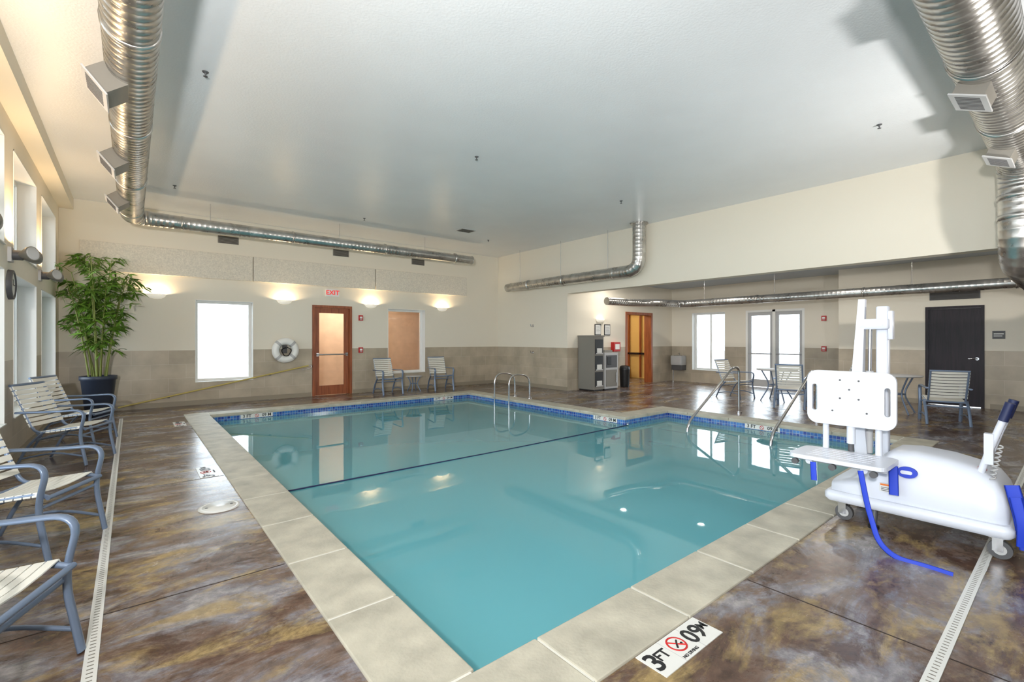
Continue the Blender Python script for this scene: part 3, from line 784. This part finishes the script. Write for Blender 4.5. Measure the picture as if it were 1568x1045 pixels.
def side_chair(name,x,y,rz):
    mb=MB()
    for (a,b) in ((0.19,0.19),(0.19,-0.19)): mb.tube([(a,b,0),(a,b,0.44)],0.018,M_WOODD,seg=8)
    for b in (0.19,-0.19): mb.tube([(-0.24,b,0),(-0.19,b,0.44),(-0.24,b,0.98)],0.018,M_WOODD,seg=8)
    mb.rbox(-0.21,0.23,-0.22,0.22,0.43,0.49,0.04,M_YEL)
    mb.box(-0.25,-0.21,-0.19,0.19,0.6,0.95,M_YEL)
    mb.obj(name,loc=(x,y,0),rz=rz,bevel=0.005)
side_chair('lounge_chair',12.6,9.9,-120); side_chair('lounge_chair.001',13.9,11.6,-60)
mb=MB(); mb.lathe([(0,0.72),(0.4,0.72),(0.4,0.75),(0,0.75)],M_WOODD,(13.4,10.7,0),28); mb.lathe([(0.22,0),(0.2,0.03),(0.035,0.05),(0.035,0.72)],M_WOODD,(13.4,10.7,0),20); mb.obj('lounge_table')
mb=MB()
for y in (9.6,10.1,10.6,11.1,11.6): mb.box(14.2,14.26,y,y+0.05,0.02,2.3,M_WOODO)
mb.box(14.2,14.26,9.6,11.65,2.3,2.38,M_WOODO); mb.box(14.2,14.26,9.6,11.65,0.85,0.92,M_WOODD)
mb.obj('wood_screen')

# ------------------------------------------------------------------ patio chairs
def chair_mesh():
    mb=MB()
    W=0.265
    for s in (-1,1):
        y=s*W
        mb.tube(round_path([(0.29,y,0.0),(0.225,y,0.34),(0.29,y,0.615),(-0.02,y,0.60),(-0.35,y,0.60)],0.12,7),0.017,M_GREY,seg=10,hint=(0,1,0),sc=(1.5,0.75))
        mb.tube(round_path([(-0.36,y,0.0),(-0.24,y,0.25),(-0.10,y,0.385)],0.1,5),0.015,M_GREY,seg=10,hint=(0,1,0),sc=(1.4,0.8))
        mb.tube(round_path([(0.27,y,0.10),(0.0,y,0.16),(-0.315,y,0.10)],0.2,6),0.011,M_GREY,seg=8)
        y2=s*(W-0.035)
        mb.tube(round_path([(0.27,y2,0.395),(0.20,y2,0.415),(-0.20,y2,0.365),(-0.42,y2,0.89)],0.08,6),0.014,M_GREY,seg=10,hint=(0,1,0))
    for (x,z) in ((0.27,0.395),(-0.17,0.365),(-0.42,0.89)):
        mb.tube([(x,-W+0.02,z),(x,W-0.02,z)],0.014,M_GREY,seg=10)
    mb.tube([(0.23,-W,0.33),(0.23,W,0.33)],0.011,M_GREY,seg=8); mb.tube([(-0.2,-W,0.29),(-0.2,W,0.29)],0.011,M_GREY,seg=8)
    def strap(c,t):
        t=Vector(t).normalized(); hw=0.0205; nn=Vector((-t.z,0,t.x))
        if nn.z<0: nn=-nn
        c=Vector(c)
        ys=[-W+0.018,-W+0.03,-0.12,0,0.12,W-0.03,W-0.018]; sag=[-0.012,0.010,-0.001,-0.006,-0.001,0.010,-0.012]
        vs=[];N=len(ys)
        for yy,sg in zip(ys,sag):
            for (a,b) in ((-hw,0),(hw,0),(hw,0.006),(-hw,0.006)):
                p=c+t*a+nn*(b+sg+0.006); vs.append((p.x,yy,p.z))
        fs=[]
        for i in range(N-1):
            for k in range(4): fs.append((i*4+k,i*4+(k+1)%4,(i+1)*4+(k+1)%4,(i+1)*4+k))
        fs+=[(0,1,2,3),tuple((N-1)*4+k for k in range(4))]
        mb.add(vs,fs,M_STRAP)
    for i in range(8):
        f=(i+0.5)/8; strap((0.23-f*0.38,0,0.412-f*0.045),(1,0,0.11))
    for i in range(9):
        f=(i+0.5)/9; strap((-0.235-f*0.185,0,0.43+f*0.45),(-0.22,0,0.53))
    return mb.mesh('patio_chair')
CH=chair_mesh()
chairs=[(-0.54,2.70,-22),(-0.53,4.46,-28),(-0.53,7.35,-26),(-0.53,8.62,-24),
        (5.15,11.35,-90),(6.7,11.35,-100),
        (11.3,5.3,-100),(10.6,3.85,15),(11.75,3.45,95),(10.6,1.5,18)]
for i,(x,y,rz) in enumerate(chairs):
    o=bpy.data.objects.new('patio_chair' if i==0 else 'patio_chair.%03d'%i,CH); COL.objects.link(o)
    o.location=(x,y,0.0072 if x<0 else 0); o.rotation_euler=(0,0,math.radians(rz))
def table(name,x,y,r,h):
    mb=MB(); mb.lathe([(0,h-0.02),(r-0.01,h-0.025),(r,h-0.012),(r-0.005,h),(0,h)],M_LGREY,(x,y,0),36)
    for k in range(4):
        a=math.radians(45+90*k); c,s=math.cos(a),math.sin(a)
        mb.tube(round_path([(x+c*r*0.85,y+s*r*0.85,0),(x+c*r*0.35,y+s*r*0.35,h*0.5),(x+c*r*0.8,y+s*r*0.8,h-0.02)],0.15,6),0.014,M_GREY,seg=10)
    ring=[(x+r*0.36*math.cos(t),y+r*0.36*math.sin(t),h*0.5) for t in [k*math.pi/10 for k in range(20)]]
    mb.tube(ring,0.01,M_GREY,seg=8,closed=True)
    mb.obj(name)
table('patio_table',11.45,4.45,0.42,0.72); table('patio_table.001',11.35,2.3,0.42,0.72)
table('side_table',5.92,11.45,0.22,0.42)

# ------------------------------------------------------------------ plant
mb=MB(); px,py=-0.46,11.3
mb.lathe([(0.0,0.0),(0.17,0.0),(0.18,0.02),(0.245,0.66),(0.265,0.67),(0.265,0.74),(0.235,0.74),(0.225,0.68),(0,0.68)],M_POT,(px,py,0),32)
mb.lathe([(0,0.69),(0.228,0.69)],M_SOIL,(px,py,0),24)
rnd=random.Random(3)
def leaf(base,d,L,w):
    d=d.normalized(); side=d.cross(Vector((0,0,1)))
    if side.length<0.05: side=Vector((1,0,0))
    side.normalize(); side=(Matrix.Rotation(rnd.uniform(-0.9,0.9),3,d)@side)
    pts=[]
    for (f,ww,dr) in ((0,0.1,0),(0.3,0.9,0.02),(0.65,0.8,0.10),(1.0,0.0,0.28)):
        c=base+d*L*f+Vector((0,0,-dr*L)); pts.append((c-side*w*ww,c+side*w*ww))
    vs=[]
    for a,b in pts: vs+=[a,b]
    for v in vs:
        v.x=max(v.x,XL+0.03); v.y=min(v.y,YF-0.07)
    mb.add(vs,[(0,1,3,2),(2,3,5,4),(4,5,7,6)],M_LEAF,smooth=True)
for sidx in range(12):
    a=sidx*2*math.pi/12+rnd.uniform(-.3,.3); rr=rnd.uniform(0.03,0.13); top=rnd.uniform(2.3,2.98)
    lean=rnd.uniform(0.12,0.46)
    base=Vector((px+rr*math.cos(a),py+rr*math.sin(a),0.68))
    tip=Vector((px+(rr+lean)*math.cos(a),py+(rr+lean*0.8)*math.sin(a),top))
    mid=base.lerp(tip,0.5)+Vector((-0.05*math.cos(a),-0.05*math.sin(a),0.1))
    path=[base*(1-t)**2+mid*2*t*(1-t)+tip*t*t for t in [k/10 for k in range(11)]]
    mb.tube(path,[0.016-0.001*k for k in range(11)],M_STEM,seg=7)
    for q in range(14):
        t=0.24+0.76*rnd.random()**0.75
        p=base*(1-t)**2+mid*2*t*(1-t)+tip*t*t
        b=rnd.uniform(0,2*math.pi); L=rnd.uniform(0.12,0.38)*(0.6+0.4*t)
        e=p+Vector((math.cos(b)*L,math.sin(b)*L,rnd.uniform(0.02,0.16)))
        mb.tube([p,p.lerp(e,0.5)+Vector((0,0,0.02)),e],[0.005,0.004,0.002],M_STEM,seg=5)
        for w in range(9):
            c=rnd.uniform(0,2*math.pi); s=p.lerp(e,rnd.uniform(0.35,1.0))
            leaf(s,Vector((math.cos(c)+0.6*math.cos(b),math.sin(c)+0.6*math.sin(b),rnd.uniform(-0.7,0.5))),rnd.uniform(0.13,0.23),rnd.uniform(0.015,0.025))
mb.obj('potted_bamboo_palm',recalc=False)

# ------------------------------------------------------------------ pool lift
mb=MB()
secs=[(1.27,0.20,0.26,0.25),(1.255,0.17,0.30,0.30),(1.15,0.155,0.325,0.31),(1.06,0.15,0.35,0.31),(1.01,0.15,0.43,0.31),(0.96,0.15,0.53,0.305),(0.90,0.15,0.575,0.30),(0.78,0.15,0.59,0.30),(0.60,0.15,0.575,0.30),(0.45,0.15,0.54,0.30),(0.37,0.15,0.50,0.30),(0.325,0.16,0.43,0.29),(0.30,0.20,0.34,0.26)]
xc=4.56; NS=40; vs=[]
for (y,zb,zt,hw) in secs:
    for k in range(NS):
        a=2*math.pi*k/NS; e=0.36
        cx=math.copysign(abs(math.cos(a))**e,math.cos(a)); cz=math.copysign(abs(math.sin(a))**e,math.sin(a))
        zz=(zb+zt)/2+cz*(zt-zb)/2
        taper=1-0.26*max(0,(zz-0.28))/0.3
        vs.append((xc+cx*hw*taper,y,zz))
fs=[]
for i in range(len(secs)-1):
    for k in range(NS): fs.append((i*NS+k,i*NS+(k+1)%NS,(i+1)*NS+(k+1)%NS,(i+1)*NS+k))
fs.append(tuple(range(NS))); fs.append(tuple((len(secs)-1)*NS+k for k in range(NS)))
mb.add(vs,fs,M_LIFT,smooth=True)
mb.rbox(xc-0.345,xc+0.345,0.27,1.30,0.145,0.225,0.05,M_LIFT)
for (x,y) in ((4.30,1.2),(4.82,1.2),(4.30,0.36),(4.82,0.36)):
    mb.cyl((x-0.018,y-0.02,0.060),(x+0.018,y-0.02,0.060),0.058,M_DGREY,seg=24)
    mb.cyl((x-0.021,y-0.02,0.060),(x+0.021,y-0.02,0.060),0.032,M_LGREY,seg=20)
    for s in (-0.026,0.026): mb.box(x+s-0.003,x+s+0.003,y-0.035,y+0.015,0.05,0.14,M_STEEL)
    mb.box(x-0.035,x+0.035,y-0.04,y+0.03,0.132,0.146,M_STEEL)
mb.tube([(4.31,0.99,0.15),(4.27,0.99,0.02)],0.02,M_DGREY,seg=10); mb.cyl((4.27,0.99,0.0),(4.27,0.99,0.02),0.035,M_BLACK)
mb.rbox(4.56,4.64,0.965,1.045,0.34,1.66,0.018,M_LIFT)
def taperbox(p0,p1,w0,w1,mat):
    p0=Vector(p0);p1=Vector(p1); t=(p1-p0).normalized(); x=Vector((1,0,0)); x=(x-x.dot(t)*t).normalized(); y=t.cross(x); vs=[]
    for p,w in ((p0,w0),(p1,w1)):
        for (a,b) in ((-1,-1),(1,-1),(1,1),(-1,1)): vs.append(p+x*a*w+y*b*w)
    mb.add(vs,[(0,3,2,1),(4,5,6,7),(0,1,5,4),(1,2,6,5),(2,3,7,6),(3,0,4,7)],mat)
taperbox((4.5,1.15,0.95),(4.54,1.125,1.72),0.04,0.022,M_LIFT)
taperbox((4.5,1.15,0.95),(4.56,1.12,0.36),0.04,0.04,M_LIFT)
mb.rbox(4.50,4.65,0.95,1.15,1.48,1.56,0.02,M_LIFT); mb.rbox(4.50,4.65,0.95,1.17,1.02,1.09,0.02,M_LIFT)
mb.rbox(4.53,4.59,0.93,0.965,1.40,1.62,0.01,M_LIFT)
mb.cyl((4.49,1.13,1.52),(4.66,1.13,1.52),0.02,M_STEEL); mb.cyl((4.49,1.0,1.52),(4.66,1.0,1.52),0.016,M_STEEL)
mb.tube([(4.55,1.085,0.5),(4.55,1.08,1.15)],0.026,M_LGREY,seg=14); mb.tube([(4.55,1.08,1.15),(4.55,1.075,1.5)],0.013,M_STEEL,seg=12)
mb.box(4.28,4.5,1.08,1.16,0.92,0.99,M_LIFT)
outer=rrect(-0.285,0.285,-0.21,0.21,0.07)
holes=[rrect(-0.25,-0.215,-0.11,0.10,0.016,4),rrect(0.215,0.25,-0.11,0.10,0.016,4)]
bolts=((-0.06,0.14),(0.06,0.14),(-0.06,0.0),(0.06,0.0),(-0.11,-0.10),(0.11,-0.10),(0,0.07))
vs,fs=plate_geo([outer]+holes,0.014)
Mp=Matrix(((0,0,1,4.26),(1,0,0,1.135),(0,1,0,0.945),(0,0,0,1)))
mb.add(vs,fs,M_LIFT,Mp)
for (a,b) in bolts: mb.cyl((4.242,1.135+a,0.945+b),(4.247,1.135+a,0.945+b),0.007,M_DGREY,seg=10)
vs,fs=plate_geo([rrect(-0.2,0.2,-0.30,0.30,0.06)]+[rrect(-0.12+0.06*k,-0.105+0.06*k,-0.2,0.2,0.006,2) for k in range(5)],0.014)
mb.add(vs,fs,M_LIFT,Matrix.Translation((4.08,1.135,0.525)))
for y in (0.965,1.305):
    mb.tube(round_path([(4.30,y,0.80),(4.30,y,0.50),(3.93,y,0.49)],0.06,5),0.022,M_LIFT,seg=12)
mb.tube([(4.29,1.135,0.735),(4.29,1.135,0.60)],0.028,M_LIFT,seg=14); mb.tube([(4.29,1.135,0.60),(4.29,1.135,0.54)],0.02,M_DGREY,seg=14)
mb.tube([(4.0,0.85,0.495),(4.0,1.42,0.495)],0.018,M_LIFT,seg=12)
for y in (0.9,1.14,1.38): mb.cyl((3.87,y,0.485),(3.90,y,0.485),0.022,M_DGREY)
def ribbon(pts,w=0.024,hint=(0,1,0)):
    mb.tube(round_path(pts,0.06,5),w,M_BLUE,seg=8,hint=hint,sc=(1,0.1))
ribbon([(3.87,0.97,0.5),(3.86,0.93,0.28),(3.82,0.86,0.06),(3.77,0.76,0.006),(3.78,0.62,0.006),(3.76,0.49,0.006)],0.017,(0,1,0.2))
ribbon([(3.88,1.26,0.5),(3.87,1.25,0.37)],0.02); ribbon([(4.2,0.86,0.50),(4.17,0.85,0.30)],0.028)
ribbon([(4.3,0.29,0.48),(4.28,0.25,0.30),(4.26,0.22,0.10)],0.036); ribbon([(4.24,0.27,0.42),(4.22,0.235,0.25),(4.24,0.24,0.12)],0.028)
for x in (4.38,4.62):
    mb.tube(round_path([(x,0.44,0.50),(x,0.37,0.76),(x,0.31,0.95)],0.1,5),0.02,M_LIFT,seg=12)
    mb.tube([(x,0.335,0.87),(x,0.30,0.99)],0.026,M_NAVY,seg=12)
mb.tube([(4.38,0.38,0.72),(4.62,0.38,0.72)],0.014,M_LIFT,seg=10)
mb.box(4.35,4.41,0.375,0.42,0.58,0.78,M_LIFT)
cord=[(4.34+0.014*math.cos(k*1.3),0.38+0.014*math.sin(k*1.3)-0.001*k,0.48+0.006*k) for k in range(40)]
mb.tube(cord,0.005,M_LGREY,seg=6)
mb.cyl((4.40,0.43,0.53),(4.40,0.43,0.55),0.022,M_RED,seg=16)
Ms=Matrix(((0,0.22,1,4.291),(-1,0,0,0.80),(0,1,0.0,0.45),(0,0,0,1)))
vs,fs=plate_geo([[(0.058*math.cos(a),0.038*math.sin(a)) for a in [k*math.pi/14 for k in range(28)]]],0.010)
mb.add(vs,fs,M_BLUE,Ms)
vs,fs=plate_geo([rrect(-0.036,0.03,-0.012,0.012,0.011,4)],0.003); mb.add(vs,fs,M_LIFT,Ms@Matrix.Translation((0,0,-0.011)))
mb.box(4.250,4.262,0.84,0.95,0.29,0.35,M_TILEW)
M_ORG=pmat('label_orange',srgb(230,120,40),0.5)
mb.box(4.248,4.250,0.845,0.945,0.335,0.347,M_ORG)
for k in range(3): mb.box(4.248,4.250,0.85,0.94,0.297+k*0.011,0.301+k*0.011,M_DGREY)
mb.obj('pool_lift')

# ------------------------------------------------------------------ lights
def area(name,loc,direction,size,energy,color=(1,1,1),spread=180):
    l=bpy.data.lights.new(name,'AREA'); l.shape='DISK'; l.size=size; l.energy=energy; l.color=color; l.spread=math.radians(spread)
    o=bpy.data.objects.new(name,l); COL.objects.link(o); o.location=loc
    o.rotation_euler=Vector(direction).to_track_quat('-Z','Y').to_euler(); return o
area('photo_strobe',(-0.75,-0.25,1.9),(0.55,0.66,0.52),0.25,290,(1,0.98,0.96),160)
area('photo_strobe.001',(6.5,-0.8,1.7),(0.05,0.80,0.55),0.25,85,(1,0.97,0.93),160)
def pt(name,loc,e,c,r=0.15):
    l=bpy.data.lights.new(name,'POINT'); l.energy=e; l.color=c; l.shadow_soft_size=r
    o=bpy.data.objects.new(name,l); COL.objects.link(o); o.location=loc
pt('corridor_lamp',(5.0,13.4,2.5),85,(1,0.9,0.78)); pt('lounge_lamp',(12.0,10.8,2.7),70,(1,0.87,0.66))

w=bpy.data.worlds.new('sky'); scene.world=w; w.use_nodes=True
bg=w.node_tree.nodes['Background']; bg.inputs[0].default_value=(0.86,0.93,1.0,1); bg.inputs[1].default_value=6.2

# ------------------------------------------------------------------ camera
cam=bpy.data.cameras.new('camera'); co=bpy.data.objects.new('camera',cam); COL.objects.link(co)
cam.sensor_width=36; cam.lens=715/1568*36; cam.shift_y=-0.0016; cam.clip_start=0.05; cam.clip_end=200
co.location=(0,0,1.4); co.rotation_euler=(math.radians(90),0,math.radians(-39.2))
scene.camera=co
scene.view_settings.view_transform='Standard'
scene.view_settings.exposure=0.12
